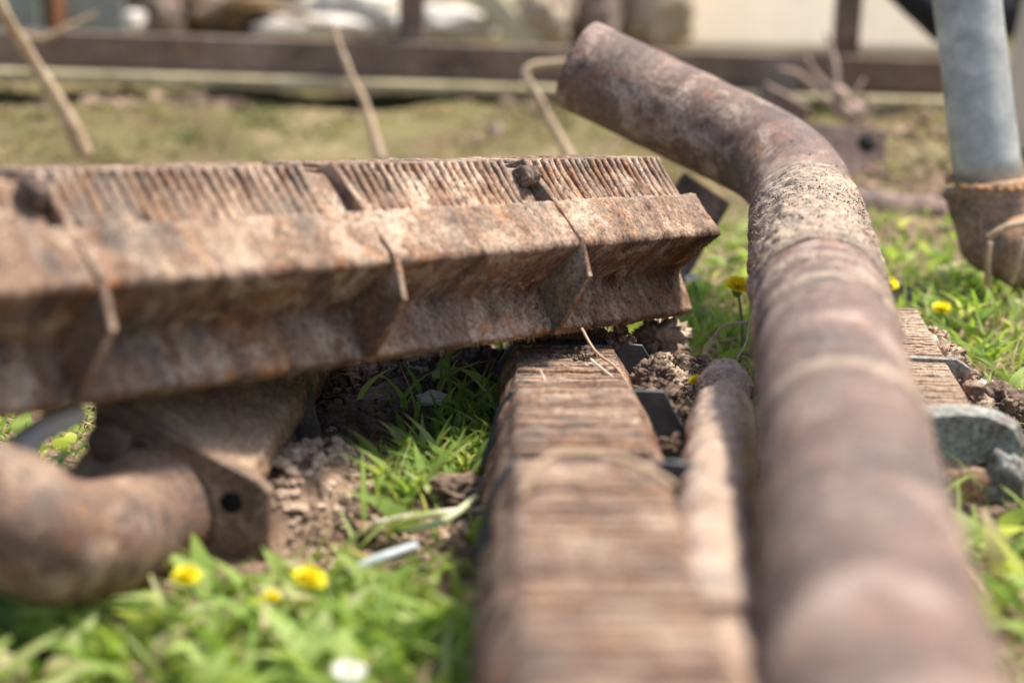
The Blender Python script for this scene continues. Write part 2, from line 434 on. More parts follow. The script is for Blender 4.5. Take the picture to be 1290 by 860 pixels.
MAT_BOLT = rust('bolt_rust', dark=(.04, .026, .022), mid=(.115, .072, .055), tan=(.27, .19, .15), orange_amt=.4, dust=.1, big=60, streak=(60, 60, 60), fine=1.5)
MAT_BLACK = plain('plate_black', (.020, .025, .027), (.075, .084, .086), 38, rough=.48, spec=.5, bmp=.25, dist=.001)
BLACK = lambda root, i: MAT_BLACK

UPL = rolled([(.036, -.006), (.053, .0015), (.127, -.061), (.1405, -.096), (.106, -.154)])
UPLATE = UPL + [(-.09, -.15), (-.11, -.10), (-.10, -.06), (-.045, -.004)]
USIDE = -1   # the camera side of a bar is its local -y
UPLATE = [(y * USIDE, z) for y, z in UPLATE]
# upper bar: lies slantwise over the others
A, B = P(835, 197, 1.75), P(45, 215, 1.17)
Mu = frame(B, A)
yv = Vector((Mu[0][1], Mu[1][1], Mu[2][1])); side = 1 if yv.x > 0 else -1
Mu = Matrix.Translation(B) @ Matrix.Rotation(-UROLL, 4, (A - B).normalized()) @ Matrix.Translation(-B) @ Mu
Mu = Mu @ Matrix.Translation((0, -.05 * side, 0))
Lu = (A - B).length
upper, upper_mat = finned_bar('finned_bar', 'long ribbed rusty bar lying slantwise on top of the other bars', 'finned bar', 'finned cast iron bars in the scrap pile',
    Mu, [-.27, 0.0, .2835, .5287], -.42, Lu, PROF, UPLATE,
    dict(tan_amt=.45, orange_amt=1.0, dust=.38, tan=(.44, .315, .22), mid=(.150, .066, .038), dark=(.032, .018, .013), streak=(42, 12, 12), big=15, dust_col=(.56, .44, .32), fine=1.5, pit=.8), GREY, step=.0033, amp=.0024, pocket=.026, plate_t=.0065, rim=True)
def up(x, y, z): return Mu @ Vector((x, y * side, z))
# bolts in the pockets beside the plates
yb, zb = rolled([(.0655, -.0135)])[0]; yb *= USIDE
for xb, r, nm, mt in ((.5287 - .0135, .0098, 'bolt_head', MAT_BOLT), (-.016, .0105, 'bolt_head', MAT_BOLT)):
    mb = MB(); pts = [Vector((xb - .006, yb, zb)), Vector((xb + .012, yb, zb))]
    mb.tube(densify(pts, .0015), lambda t, L, r=r: r * (.84 + .16 * min(1, t / .12) ** .5), 20, jit=.0034, jscale=170)
    mb.build(nm, mt, upper)
# ragged roots and fibres along the lower lip
mb = MB()
for i in range(420):
    x = random.uniform(.05, Lu - .005); y = .105 + random.uniform(-.008, .003); y, z = rolled([(y, -.152)])[0]; p = Vector((x, y * side, z))
    d = Vector((random.gauss(0, .5), random.gauss(0, .5) * side, -1 + random.gauss(0, .5))).normalized() * random.uniform(.002, .0075)
    mb.tube([p, p + d * .5 + Vector((0, 0, .0004)), p + d], [.0005, .0004, .0002], 3, cap=False)
for i in range(420):
    x = random.uniform(.12, Lu - .004); t = random.random(); y, z = .1275 - .034 * t, -.069 - .045 * t
    y, z = rolled([(y, z)])[0]; p = Vector((x, y * side, z)); d = Vector((random.gauss(0, .6), side * .6, -.9)).normalized() * random.uniform(.0012, .004)
    mb.tube([p, p + d], [.0006, .0002], 3, cap=False)
o = mb.build('root_fibres', plain('fibre', (.10, .06, .04), (.33, .23, .14), 90, bmp=0), upper); o['kind'] = 'stuff'

# lower bar: runs away from the camera under the upper one
PROF_L = [(.046, -.0085), (.055, -.016), (.063, -.030), (.060, -.045), (.070, -.062), (.072, -.066), (.060, -.095), (.068, -.12), (.062, -.126)]
c_far, c_near = P(711, 430, 1.66), P(741, 600, 1.12)
d_ = (c_far - c_near).normalized()
near_pt = c_near - d_ * .5; far_pt = c_far + d_ * .16
Ml = frame(near_pt, far_pt); Ll = (far_pt - near_pt).length
def lx(d):   # bar coordinate of the place whose depth is d
    p0 = (near_pt - Vector((0, 0, CAM_H))).dot(_F); p1 = (far_pt - Vector((0, 0, CAM_H))).dot(_F); return (d - p0) / (p1 - p0) * Ll
pb = [(-.052, -.003), (.060, -.002), (.077, -.004), (.104, -.05), (.085, -.10), (.06, -.127), (-.055, -.127), (-.076, -.065), (-.064, -.022)]
pb = [(y * side, z) for y, z in pb]
lower, lower_mat = finned_bar('finned_bar', 'ribbed rusty bar running away from the camera in the middle, black plates on its right', 'finned bar', 'finned cast iron bars in the scrap pile',
    Ml, [lx(.87), lx(1.17), lx(1.43), lx(1.67)], 0.0, Ll, PROF_L, pb,
    dict(tan_amt=.42, orange_amt=1.0, dust=.45, tan=(.45, .32, .225), mid=(.185, .082, .048), dark=(.05, .028, .02), dust_col=(.56, .43, .32), streak=(70, 14, 14), big=16, fine=1.4), lambda root, i: (MAT_BROWN, MAT_BLACK, MAT_BLACK, MAT_BLACK)[i], step=.0045, amp=.0026, gap_p=.03, uneven=1.3, fin_t=.0048, pitch=.0105, dz=[.006, .001, .005, -.003, -.008])
# right bar under the big pipe
c_n, c_f = P(1158, 522, 1.40), P(1098, 386, 1.79)
Mr = frame(c_n, c_f); Lr = (c_f - c_n).length
pr = [(.040, .007), (.062, .004), (.080, -.006), (.088, -.022), (.083, -.034), (.06, -.040)]
pr = pr + [(-y, z) for y, z in reversed(pr)]
MAT_SLATE = rust('plate_slate', dark=(.075, .078, .07), mid=(.23, .24, .215), tan=(.36, .35, .30), orange=(.30, .13, .04), tan_amt=.2, orange_amt=.7, dust=.1, pit=.5, streak=(30, 30, 30), big=20, fine=.7, rough=.7)
right, right_mat = finned_bar('finned_bar', 'short ribbed bar half hidden under the big pipe at right, grey plate on its end', 'finned bar', 'finned cast iron bars in the scrap pile',
    Mr, [.002], .004, Lr, PROF_L, pr,
    dict(tan_amt=.6, orange_amt=.35, dust=.75, tan=(.45, .32, .22), mid=(.19, .11, .075)), lambda r, i: MAT_SLATE, step=.005, amp=.004, plate_t=.026)
mb = MB()
for i in range(420):
    x = random.uniform(.03, Lr - .01); t = random.random(); p = Vector((x, USIDE * (.062 + .042 * t + random.gauss(0, .005)), -.014 - .075 * t + random.gauss(0, .006)))
    mb.clod(p, .0015 + .010 * random.random() ** 3, 2, .8, (random.uniform(.7, 1.5), 1, .8))
o = mb.build('mud_crumbs', right_mat, right, smooth=False); o['kind'] = 'stuff'
# broken end below the plate: dark neck, rusty lug and small reddish stub
mb = MB(); mb.prism([(side * y, z) for y, z in ((.0, .003), (.056, .002), (.068, -.006), (.073, -.02), (.0, -.03))], .18, .19, bev=.001); mb.build('flange_plate', MAT_SLATE, right, smooth=False)
MAT_WARM = rust('rust_warm', dark=(.07, .04, .028), mid=(.24, .12, .07), tan=(.40, .25, .15), orange=(.5, .2, .05), orange_amt=.9, pit=.6, big=22)
mb = MB(); mb.tube(densify([Vector((.04, side * .03, -.068)), Vector((-.022, side * .034, -.072))], .004), lambda t, L: .040 - .006 * t, 24, jit=.006, jscale=50); mb.build('broken_neck', MAT_WARM, right)
mb = MB(); mb.clod((-.012, side * .072, -.056), .025, 4, .3, (.6, .75, 1.3)); mb.build('side_lug', MAT_SLATE, right)
MAT_RED = plain('red_rust', (.10, .02, .012), (.33, .07, .03), 60, bmp=.4)
mb = MB(); mb.clod((-.026, side * .066, -.094), .016, 3, .35, (1, .8, .7)); o = mb.build('red_stub', MAT_RED, right)
# left bar behind: lies on the ground, carries the elbow
c0, c1 = P(222, 640, 1.29), P(366, 466, 1.72)
c0.z, c1.z = .066, .070
Ml3 = frame(c0, c1, math.radians(0)); L3 = (c1 - c0).length
A3 = math.radians(28.6)
Ml3 = Ml3 @ Matrix.Translation((0, USIDE * .0105, .032)) @ Matrix.Rotation(A3, 4, 'X')
def on_flange(u, w):   # a point of the upright section, seen in the rolled bar
    dy, dz = (u - .0105) * USIDE, w - .032
    return dy * math.cos(A3) + dz * math.sin(A3), -dy * math.sin(A3) + dz * math.cos(A3)
def sq_plate(cz, s, roll):
    out = []
    for q in range(4):
        a0 = roll + math.pi / 4 + q * math.pi / 2
        for da in (-.16, -.06, .06, .16):
            rr = s * (1.30 if abs(da) > .1 else 1.36); out.append((rr * math.cos(a0 + da), cz + rr * math.sin(a0 + da)))
    return out
left, left_mat = finned_bar('finned_bar', 'mud caked ribbed bar on the ground under the left half of the long bar', 'finned bar', 'finned cast iron bars in the scrap pile',
    Ml3, [.25, L3], .004, L3 + .14, [(.052, -.001), (.060, -.012), (.064, -.030), (.062, -.042), (.068, -.060), (.066, -.075), (.062, -.10), (.064, -.122), (.056, -.13)], plate_poly(0, wide=.098, bot=.085, zc=-.062, zb=-.128),
    dict(tan_amt=.8, orange_amt=.4, dust=.85, dust_col=(.60, .42, .28), dark=(.12, .065, .036), tan=(.56, .385, .25), mid=(.33, .185, .105), fine=1.8), lambda r, i: MAT_GREY, step=.004, amp=.006, plate_t=.012, fins=False)
fc = [on_flange(u, w) for u, w in ((-.055, .066), (-.045, .066), (.064, .006), (.074, -.004), (.069, -.062), (.060, -.072), (-.060, -.070), (-.070, -.055))]
mb = MB(); mb.prism(fc, -.007, .007, bev=.0015); mb.build('end_flange', MAT_BROWN, left, smooth=False)
MAT_HOLE = plain('dark_hole', (.004, .003, .003), (.008, .006, .005), 20, bmp=0)
for cy_, cz_, kind in ((.044, -.012, 'hole'), (-.043, .037, 'bolt'), (-.022, .026, 'hole')):
    cy_, cz_ = on_flange(cy_, cz_)
    mb = MB()
    if kind == 'hole':
        mb.tube([Vector((-.0078, cy_, cz_)), Vector((-.002, cy_, cz_))], .0085, 14); mb.build('bolt_hole', MAT_HOLE, left)
    else:
        mb.tube(densify([Vector((-.026, cy_, cz_)), Vector((-.0055, cy_, cz_))], .004), lambda t, L: .015 * (.75 if t < .1 else 1), 18, jit=.002, jscale=70)
        mb.build('bolt_head', MAT_BROWN, left)
# elbow pipe bolted to that flange
def elbow():
    pts = [P(-330, 560, 1.14), P(-150, 596, 1.12), P(-10, 638, 1.12), P(58, 676, 1.135), P(104, 684, 1.17), P(145, 672, 1.22), P(180, 644, 1.285)]
    org = P(100, 660, 1.14)
    root = empty('elbow_pipe', org); tag(root, 'thick rusty elbow pipe at lower left, joined to a bolted square flange', 'pipe elbow')
    mat = rust('rust_elbow', obj=root, attr=True, mid=(.135, .078, .054), tan=(.34, .225, .155), tan_amt=.25, orange_amt=.5, dust=.25, pit=.15, streak=(18, 9, 9), fine=.5, rough=.75)
    mb = MB(); mb.tube(catmull(pts, 12), lambda t, L: .0425 + .012 * max(0, (t - .9) / .1), 44, jit=.0015, jscale=30); mb.build('pipe_wall', mat, root, org=org)
elbow()

# ------------------------------------------------------------------ big pipe with bend
def big_pipe():
    near_, far_ = P(1112, 860, .775), P(1016, 272, 1.755)
    d = (far_ - near_).normalized()
    start = near_ - d * .33; end = P(730, 82, 2.03)
    org = near_.lerp(far_, .5); org.z = 0.1
    SL = (1.755 - .775) / (far_ - near_).length
    root = empty('bent_pipe', org); tag(root, 'big bent rusty pipe running from the foreground and turning up to the left', 'pipe')
    kw = dict(attr=True, dark=(.066, .038, .029), mid=(.138, .078, .056), tan=(.34, .24, .18), orange=(.34, .13, .045), tan_amt=.32, orange_amt=.8, dust=.18, dust_col=(.42, .33, .27), pit=.75, streak=(30, 4, 4), big=16, fine=1.3, rough=.6)
    mat = rust('rust_pipe', obj=root, **kw)
    R = .0545
    ring1 = P(1000, 214, 1.965); L1 = (far_ - start).length
    mb = MB(); mb.tube(densify([start, far_], .012), R, 72, cap=False, jit=.0011, jscale=26); mb.build('straight_pipe', mat, root, org=org)
    j0 = far_ + d * .045
    bend = catmull([far_ - d * .02, far_ + d * .06, P(1000, 226, 1.87), P(968, 198, 1.94), P(925, 175, 1.97), P(830, 130, 2.0), end], 14)
    outer = densify(bend, .010)
    mb = MB(); mb.tube(outer, R * 1.0, 64, cap=False, jit=.0011, jscale=30)
    e_d = (end - P(830, 130, 2.0)).normalized()
    mb.tube([end, end + e_d * .0001], lambda t, L: R - .0001 - .006 * t, 64, cap=False)
    mb.tube(densify([end, end - e_d * .16], .02), R - .006, 48, cap=False)
    mb.build('bent_end', mat, root, org=org)
    # crusted collar between two weld rings
    kc = dict(kw); kc.update(tan_amt=.75, dust=.75, dust_col=(.47, .37, .27), pit=.9, fine=1.3, streak=(260, 20, 20), tan=(.45, .34, .24))
    matc = rust('rust_collar', obj=root, **kc)
    p1 = far_ - d * .018
    def rad(t, L):
        f_ = min(1, min(t, 1 - t) / .12); f_ = f_ * f_ * (3 - 2 * f_)
        return R + .0004 + .0026 * f_ + .0022 * math.sin(L * 330) * (0.4 + 0.6 * noise.noise(Vector((L * 40, 3, 1)))) + .002 * noise.noise(Vector((L * 70, 0, 0)))
    mb = MB(); mb.tube(densify([far_ - d * .335, p1], .0024), rad, 190, cap=False, jit=.0034, jscale=62); mb.build('crust_collar', matc, root, org=org)
    for q, rr in ((far_ - d * .338, .0050), (far_ - d * .405, .0030), (far_ - d * .475, .0026), (far_ - d * .70, .0020), (far_ - d * .016, .0046)):
        mb = MB(); mb.tube([q + d * (k - 4) * .0022 for k in range(9)], lambda t, L, rr=rr: R + rr * math.sin(math.pi * max(t, 0.02) * .98) , 90, cap=False, jit=.0011, jscale=60)
        mb.build('weld_ring', matc, root, org=org)
    mb = MB()
    for i in range(1900):
        t = random.gauss(.5, .36); c = (far_ - d * .335).lerp(p1, t); a = random.uniform(0, 2 * math.pi)
        s_ = d.orthogonal().normalized(); s2 = d.cross(s_); q = s_ * math.cos(a) + s2 * math.sin(a)
        mb.clod(c + q * (R + (.0040 if .08 < t < .92 else .0008)), .0004 + .0009 * random.random() ** 2, 1, .6)
    o = mb.build('mud_crumbs', matc, root, org=org); o['kind'] = 'stuff'
    mb = MB()
    for i in range(260):
        t = random.random(); c = (far_ - d * .335).lerp(p1, t); a = random.uniform(0, 2 * math.pi)
        q = s_ * math.cos(a) + s2 * math.sin(a); p = c + q * (R + .004)
        e = (q + Vector([random.gauss(0, .8) for _ in range(3)])).normalized() * random.uniform(.002, .006)
        mb.tube([p, p + e], [.0004, .0002], 3, cap=False)
    o = mb.build('root_fibres', bpy.data.materials['fibre'], root, org=org); o['kind'] = 'stuff'
big_pipe()

# ------------------------------------------------------------------ thin rod beside the pipe
def rod():
    pts = [P(898, 990, .70), P(899, 860, .83), P(902, 640, 1.13), P(908, 520, 1.46), P(911, 500, 1.53), P(913, 482, 1.60)]
    org = pts[2].copy(); org.z = .08
    root = empty('rusty_rod', org); tag(root, 'knobbly rusty tube lying beside the left edge of the big pipe', 'tube')
    mat = rust('rust_rod', obj=root, attr=True, tan=(.55, .40, .29), mid=(.21, .11, .07), dark=(.07, .05, .05), tan_amt=.8, orange_amt=1.0, dust=.6, dust_col=(.55, .43, .33), pit=.5, streak=(26, 12, 12), fine=.9)
    mb = MB()
    def rad(t, L):
        return .0245 + .0028 * noise.noise(Vector((L * 13, 0, 5))) + .0028 * max(0, math.sin(L * 36)) ** 6 - (.006 * max(0, t - .96) / .04)
    mb.tube(densify(catmull(pts, 20), .004), rad, 56, jit=.0042, jscale=34); mb.build('tube_wall', mat, root, org=org)
    tip = pts[-1]; mb = MB()
    for i in range(130):
        p = pts[-2].lerp(tip, random.uniform(-.6, 1)); a = random.uniform(0, math.pi)
        mb.clod(p + Vector((math.cos(a) * .022, 0, math.sin(a) * .022)), random.uniform(.0015, .0045), 1, .5)
    o = mb.build('mud_crumbs', mat, root, org=org); o['kind'] = 'stuff'
rod()

# ------------------------------------------------------------------ galvanised pipe and its rusty socket
def galv():
    top, bot = P(1152, -560, 2.0), P(1246, 236, 2.06)
    base = bot.copy(); base.z = .05
    root = empty('galvanised_pipe', base); tag(root, 'upright grey galvanised pipe standing in a rusty socket at right', 'pipe')
    m, nt, b, out = new_mat('galvanised')
    tc = N(nt, 'ShaderNodeTexCoord'); v = tc.outputs['Object']
    n1 = noise_n(nt, v, 26, 6, .6, .5); n2 = noise_n(nt, v, 120, 5, .7)
    c = ramp(nt, n1, [(.3, (.24, .245, .225)), (.5, (.36, .365, .34)), (.68, (.50, .495, .45))])
    c = mix(nt, ramp(nt, noise_n(nt, v, 40, 6, .7), [(.60, 0.), (.74, .8)]), c, (.33, .25, .15))
    nt.links.new(c, b.inputs['Base Color']); b.inputs['Metallic'].default_value = .25; b.inputs['Roughness'].default_value = .55
    bump(nt, b, [(n2, .25, .001)])
    mb = MB(); mb.tube(densify([top, bot], .03), .040, 48, jit=.0006, jscale=20)
    mb.build('pipe_wall', m, root, org=base)
    sroot = empty('pipe_socket', base); tag(sroot, 'rusty cast elbow socket holding the grey pipe, straw caught on it', 'pipe socket')
    mat = rust('rust_socket', obj=sroot, mid=(.27, .165, .115), dark=(.10, .06, .042), orange=(.5, .22, .07), tan_amt=.5, orange_amt=.5, dust=.8, dust_col=(.5, .31, .16), streak=(9, 9, 60))
    ax = (top - bot).normalized()
    mb = MB(); pts = [bot - ax * .0, bot - ax * .03, bot - ax * .06, P(1266, 306, 2.05), P(1300, 322, 2.04), P(1380, 344, 2.05), P(1560, 390, 2.1)]
    mb.tube(catmull(pts, 10), lambda t, L: .052 - .009 * min(1, L / .07), 48, cap=False, jit=.0022, jscale=40)
    mb.tube([bot - ax * .002, bot - ax * .0021], lambda t, L: .041 + .011 * t, 40, cap=False); mb.build('elbow_wall', mat, sroot, org=base)
    mb = MB(); mb.tube([bot + ax * (.006 - k * .002) for k in range(9)], lambda t, L: .0505 + .004 * math.sin(math.pi * t), 50, cap=True, jit=.003, jscale=70); mb.build('rim', mat, sroot, org=base)
    mb = MB()
    for i in range(120):
        a = random.uniform(0, 2 * math.pi); r = random.uniform(.041, .054)
        mb.clod(bot + Vector((math.cos(a) * r, math.sin(a) * r, .008)), random.uniform(.002, .007), 1, .5, (1, 1, .6))
    mm = plain('rust_flakes', (.30, .13, .05), (.60, .33, .15), 60)
    o = mb.build('rust_flakes', mm, sroot, org=base); o['kind'] = 'stuff'
galv()

# ------------------------------------------------------------------ straw, sticks, weeds
STRAW = plain('straw', (.38, .26, .155), (.64, .48, .32), 30, rough=.6, bmp=.2, transl=.2)
PALE = plain('pale_straw', (.62, .55, .42), (.85, .78, .64), 30, rough=.6, bmp=.2, transl=.2)
STEM = plain('dead_stem', (.33, .22, .17), (.58, .42, .32), 40, rough=.7, bmp=.3)
def straw(name, label, cat, pts, r, mat=STRAW, group=None, flat=1.0, taper=.5, n=8):
    c = catmull(pts, 8); c = [p + Vector((noise.noise(p * 40), noise.noise(p * 40 + Vector((9, 0, 0))), noise.noise(p * 40 + Vector((0, 7, 0))))) * min(r, .006) * .35 for p in c]; org = min(pts, key=lambda p: p.z).copy()
    mb = MB(); mb.tube(c, lambda t, L: r * (1 - taper * t) * (1 + .12 * noise.noise(Vector((t * 9, r * 900, 0)))), n)
    o = mb.build(name, mat, org=org); return tag(o, label, cat, group)
GS = 'dry straws among the scrap'
straw('straw', 'broad dry grass blade leaning at the far left before the rail', 'straw', [P(108, 198, 2.75), P(80, 140, 2.72), P(42, 78, 2.68), P(5, 15, 2.62), P(-40, -70, 2.55)], 0.0150, group=GS)
straw('straw', 'short upright dry stalk in front of the rail, left of the first post', 'straw', [P(482, 205, 2.7), P(462, 140, 2.72), P(438, 85, 2.72), P(418, 28, 2.72)], .0085, group=GS, taper=.55)
straw('straw', 'dry stalk bent over in a hook near the open pipe mouth', 'straw', [P(722, 205, 2.6), P(700, 165, 2.62), P(676, 120, 2.62), P(662, 95, 2.62), P(672, 84, 2.62), P(700, 80, 2.62), P(760, 76, 2.62)], .0078, group=GS, taper=.3)
straw('straw', 'thin curved straw on the rail at upper left', 'straw', [P(20, 45, 3.2), P(55, 48, 3.2), P(90, 32, 3.2), P(120, 18, 3.2)], .007, group=GS)
straw('straw', 'longer of two thin straws crossing the middle bar below the upper bar', 'straw', [P(733, 414, 1.575), P(750, 442, 1.555), P(775, 462, 1.535), P(794, 487, 1.49)], .0014, group=GS, taper=.2)
straw('straw', 'shorter straw beside the crossing one on the middle bar', 'straw', [P(744, 452, 1.53), P(765, 470, 1.51), P(782, 482, 1.49)], .0012, PALE, group=GS, taper=.2)
straw('straw', 'tiny pale straw standing on the ribs of the middle bar', 'straw', [P(687, 481, 1.49), P(681, 466, 1.50)], .0014, PALE, group=GS)
straw('straw', 'arched blurry straw draped across the ribs of the middle bar', 'straw', [P(655, 625, 1.06), P(672, 592, 1.07), P(705, 574, 1.08), P(760, 574, 1.08), P(815, 592, 1.07), P(850, 612, 1.06)], .0028, group=GS, taper=.1)
straw('straw', 'pale chip of straw against the left flank of the middle bar', 'straw', [P(606, 612, 1.40), P(620, 588, 1.42), P(633, 562, 1.44)], .0036, PALE, group=GS, taper=.2)
straw('stick', 'pale stick wedged above the elbow pipe at far left', 'stick', [P(22, 566, 1.22), P(55, 540, 1.23), P(100, 520, 1.25)], .010, plain('bleached_wood', (.70, .64, .54), (.88, .83, .74), 30), taper=.2)
straw('straw', 'thin dry stem standing in the dark soil below the upper bar', 'straw', [P(526, 545, 1.60), P(520, 500, 1.60), P(502, 455, 1.60)], .0009, group=GS)
straw('straw', 'pale bent straw lying across the lower grass patch', 'straw', [G(470, 660, .02), G(540, 648, .03), G(612, 640, .025)], .0032, PALE, group=GS, taper=.2)
straw('straw', 'greenish white stalk on the grass beside the pale bent straw', 'straw', [G(500, 668, .02), G(560, 655, .035), G(600, 625, .035)], .0036, plain('green_white', (.45, .52, .25), (.70, .72, .50), 20, transl=.2, bmp=.1), group=GS, taper=.3)
straw('stick', 'bluish grey stick lying in the grass above the dandelion', 'stick', [G(440, 722, .02), G(480, 702, .03), G(525, 686, .03)], .0042, plain('grey_stick', (.40, .45, .45), (.62, .66, .64), 30), taper=.3)
straw('straw', 'bent dry grass stem in the gap between the bar tip and big pipe', 'straw', [P(880, 460, 1.75), P(892, 440, 1.76), P(910, 412, 1.76), P(945, 405, 1.76)], .002, STEM, group=GS, taper=.2)
straw('straw', 'upright wisp of straw touching the left edge of the big pipe', 'straw', [P(928, 452, 1.72), P(940, 430, 1.72), P(946, 395, 1.72)], .0009, PALE, group=GS)
straw('straw', 'flat straw wrapped over the rusty socket', 'straw', [P(1243, 300, 1.99), P(1256, 292, 1.985), P(1272, 284, 1.985), P(1300, 278, 1.99)], .0045, STRAW, group=GS, taper=.1)
straw('straw', 'straw hanging down the front of the rusty socket', 'straw', [P(1243, 362, 2.0), P(1244, 335, 1.985), P(1247, 305, 1.985)], .004, STRAW, group=GS, taper=.1)
straw('straw', 'straw at the right edge hanging from the rusty socket', 'straw', [P(1274, 356, 2.0), P(1283, 325, 1.985), P(1291, 300, 1.985)], .004, STRAW, group=GS, taper=.1)
straw('stick', 'small dead stalk with a round tip in the dry grass behind the bars', 'stick', [P(622, 200, 3.0), P(623, 165, 3.0), P(621, 158, 3.0)], .009, STEM, taper=-.3)
# dead weed behind the big pipe
def weed():
    org = G(1055, 215); root = empty('dead_weed', org); tag(root, 'brittle pinkish dead weed with forking stems before the second rail post', 'dead weed')
    D = 3.0
    for pts, r in (([(1050, 225), (1062, 190), (1070, 150), (1055, 118), (1052, 80), (1040, 40)], .009), ([(1068, 150), (1040, 125), (1010, 95), (980, 85)], .006), ([(1068, 150), (1072, 128), (1088, 100)], .005), ([(1056, 118), (1030, 95), (1016, 70)], .005), ([(1066, 165), (1090, 150), (1110, 120)], .004)):
        mb = MB(); mb.tube(catmull([P(x, y, D) for x, y in pts], 6), lambda t, L, r=r: r * (1 - .6 * t), 7); mb.build('stem', STEM, root, org=org)
    for x, y in ((1072, 145), (1058, 118), (1080, 138)):
        mb = MB(); mb.clod(P(x, y, D), .014, 2, .4); mb.build('seed_head', STEM, root, org=org)
weed()

# ------------------------------------------------------------------ steel rail with posts
def rail():
    pl, pr_ = P(-420, 47, 3.32), P(1195, 98, 3.28)
    X = (pr_ - pl).normalized(); Y = Vector((-X.y, X.x, 0)).normalized(); Z = X.cross(Y)
    c = pl.lerp(pr_, .5); org = Vector((c.x, c.y, 0)); h = (pr_ - pl).length / 2
    root = empty('steel_rail', org); tag(root, 'long rusty steel rail on posts crossing behind the scrap pile', 'rail')
    mat = rust('rust_rail', obj=root, mid=(.18, .115, .085), dark=(.09, .058, .044), tan=(.24, .18, .14), tan_amt=.3, orange_amt=.25, dust=.2, streak=(5, 14, 14), pit=.1, fine=.4)
    mo = plain('mossy_edge', (.20, .165, .085), (.44, .37, .23), 18, bmp=.3)
    def bx(name, cc, a, b2, z, mt):
        mb = MB(); mb.box(cc, a, b2, z); mb.build(name, mt, root, smooth=False, org=org, bevel=.003)
    bx('web', c, X * h, Y * .011, Z * .035, mat)
    bx('lower_flange', c - Z * .0455 - Y * .002, X * (h - .001), Y * .070, Z * .010, mo)
    for px in (518, 1065, -40):
        p = P(px, 40, 3.3); t = (p - c).dot(X); q = c + X * t + Z * .44 + Y * .028
        bx('post', q, X * .0245, Y * .016, Z * .48, mat)
rail()

# ------------------------------------------------------------------ rubble and slabs behind the rail
STONE_W = plain('white_stone', (.52, .46, .38), (.80, .74, .65), 9, bmp=.5, dist=.01)
STONE_T = plain('tan_stone', (.30, .22, .15), (.52, .41, .30), 8, bmp=.5, dist=.01)
STONE_B = plain('brown_stone', (.14, .10, .075), (.30, .22, .165), 8, bmp=.5, dist=.01)
CREAM = plain('cream_concrete', (.56, .45, .32), (.74, .63, .48), 2.2, bmp=.3, dist=.006)
GREYB = plain('grey_board', (.22, .23, .20), (.36, .36, .31), 5, bmp=.3, stretch=(1, 1, 6))
PLANK = plain('weathered_plank', (.38, .33, .20), (.60, .53, .36), 8, bmp=.3, stretch=(1, 5, 5))
BLACKR = plain('black_rubber_and_gap', (.006, .006, .007), (.014, .014, .016), 20, rough=.7, bmp=.1)  # hose rubber, and the painted dark of the gap behind the rail
def slab(name, label, cat, pc, dims, mat, rotz=0, rx=0, ry=0, group=None, jit=.0):
    c = Vector(pc); R_ = Matrix.Rotation(rotz, 3, 'Z') @ Matrix.Rotation(rx, 3, 'X') @ Matrix.Rotation(ry, 3, 'Y')
    mb = MB(); mb.box((0, 0, 0), R_ @ Vector((dims[0], 0, 0)), R_ @ Vector((0, dims[1], 0)), R_ @ Vector((0, 0, dims[2])), jit)
    o = mb.build(name, mat, smooth=False, bevel=min(dims) * .18); o.location = c; return tag(o, label, cat, group)
def stone(label, px, py, d, r, mat, sq=(1, 1, 1), cat='stone', name='stone', rough=.35):
    c = P(px, py, d); mb = MB(); mb.clod((0, 0, 0), r, 4, rough, sq); o = mb.build(name, mat); o.location = c; return tag(o, label, cat, 'stones heaped behind the rail')
c = P(1010, 20, 4.45)
slab('concrete_slab', 'large cream concrete slab behind the rail at right', 'slab', (c.x, 4.72, .30), (.42, .09, .36), CREAM, rotz=math.radians(-3), rx=math.radians(-32), jit=.015)
stone('big tan boulder left of the cream slab', 800, -5, 4.35, .17, STONE_T, (.75, .8, 1.15))
stone('brown rock beside the black gap behind the rail', 752, 28, 4.2, .10, STONE_B, (.55, .7, 1.1))
stone('rounded tan stone at the end of the slanting plank', 688, 22, 4.1, .085, STONE_T, (.8, .8, .95))
stone('white flat stone right of the first rail post', 565, 30, 4.25, .10, STONE_W, (1.5, .8, .42))
stone('long white stone left of the first rail post', 452, 14, 4.4, .12, STONE_W, (1.25, .8, .62))
stone('low white stone under the dead branches', 392, 34, 4.15, .07, STONE_W, (1.9, .7, .38))
stone('small white pebble on the rail near the grey boards', 168, 26, 3.95, .026, STONE_W, (1, 1, .9))
stone('brown rock in the shadow above the dead branches', 262, -22, 4.5, .13, STONE_B, (1.2, .8, .9))
stone('tan rock beside the grey boards', 200, 8, 4.4, .09, STONE_B, (.7, .8, 1.1))
stone('brown stone right behind the first rail post', 610, 2, 4.7, .13, STONE_T, (1.3, .8, .6))
c = P(640, 28, 4.08); slab('plank', 'slanting mossy plank behind the rail right of the first post', 'plank', c, (.125, .03, .032), PLANK, ry=math.radians(48))
c = P(585, 8, 4.3); slab('plank', 'pale plank lying across the stones right of the first post', 'plank', c, (.20, .04, .014), PLANK, ry=math.radians(-7))
for px, wd, lab in ((18, .055, 'leftmost weathered grey board behind the rail'), (112, .085, 'wider grey board beside the orange batten')):
    c = P(px, -40, 4.3); slab('board', lab, 'board', (c.x, c.y, .20), (wd, .012, .20), GREYB)
c = P(70, -40, 4.25); slab('batten', 'narrow orange batten between the two grey boards', 'batten', (c.x, c.y, .20), (.014, .012, .20), plain('orange_paint', (.45, .17, .07), (.60, .27, .13), 12))
slab('dark_panel', 'dark panel spanning the back of the stone heap', 'panel', (.05, 5.1, .28), (1.9, .02, .30), plain('dark_brown', (.030, .024, .018), (.075, .058, .042), 6))  # flat dark brown sheet across the whole back of the heap
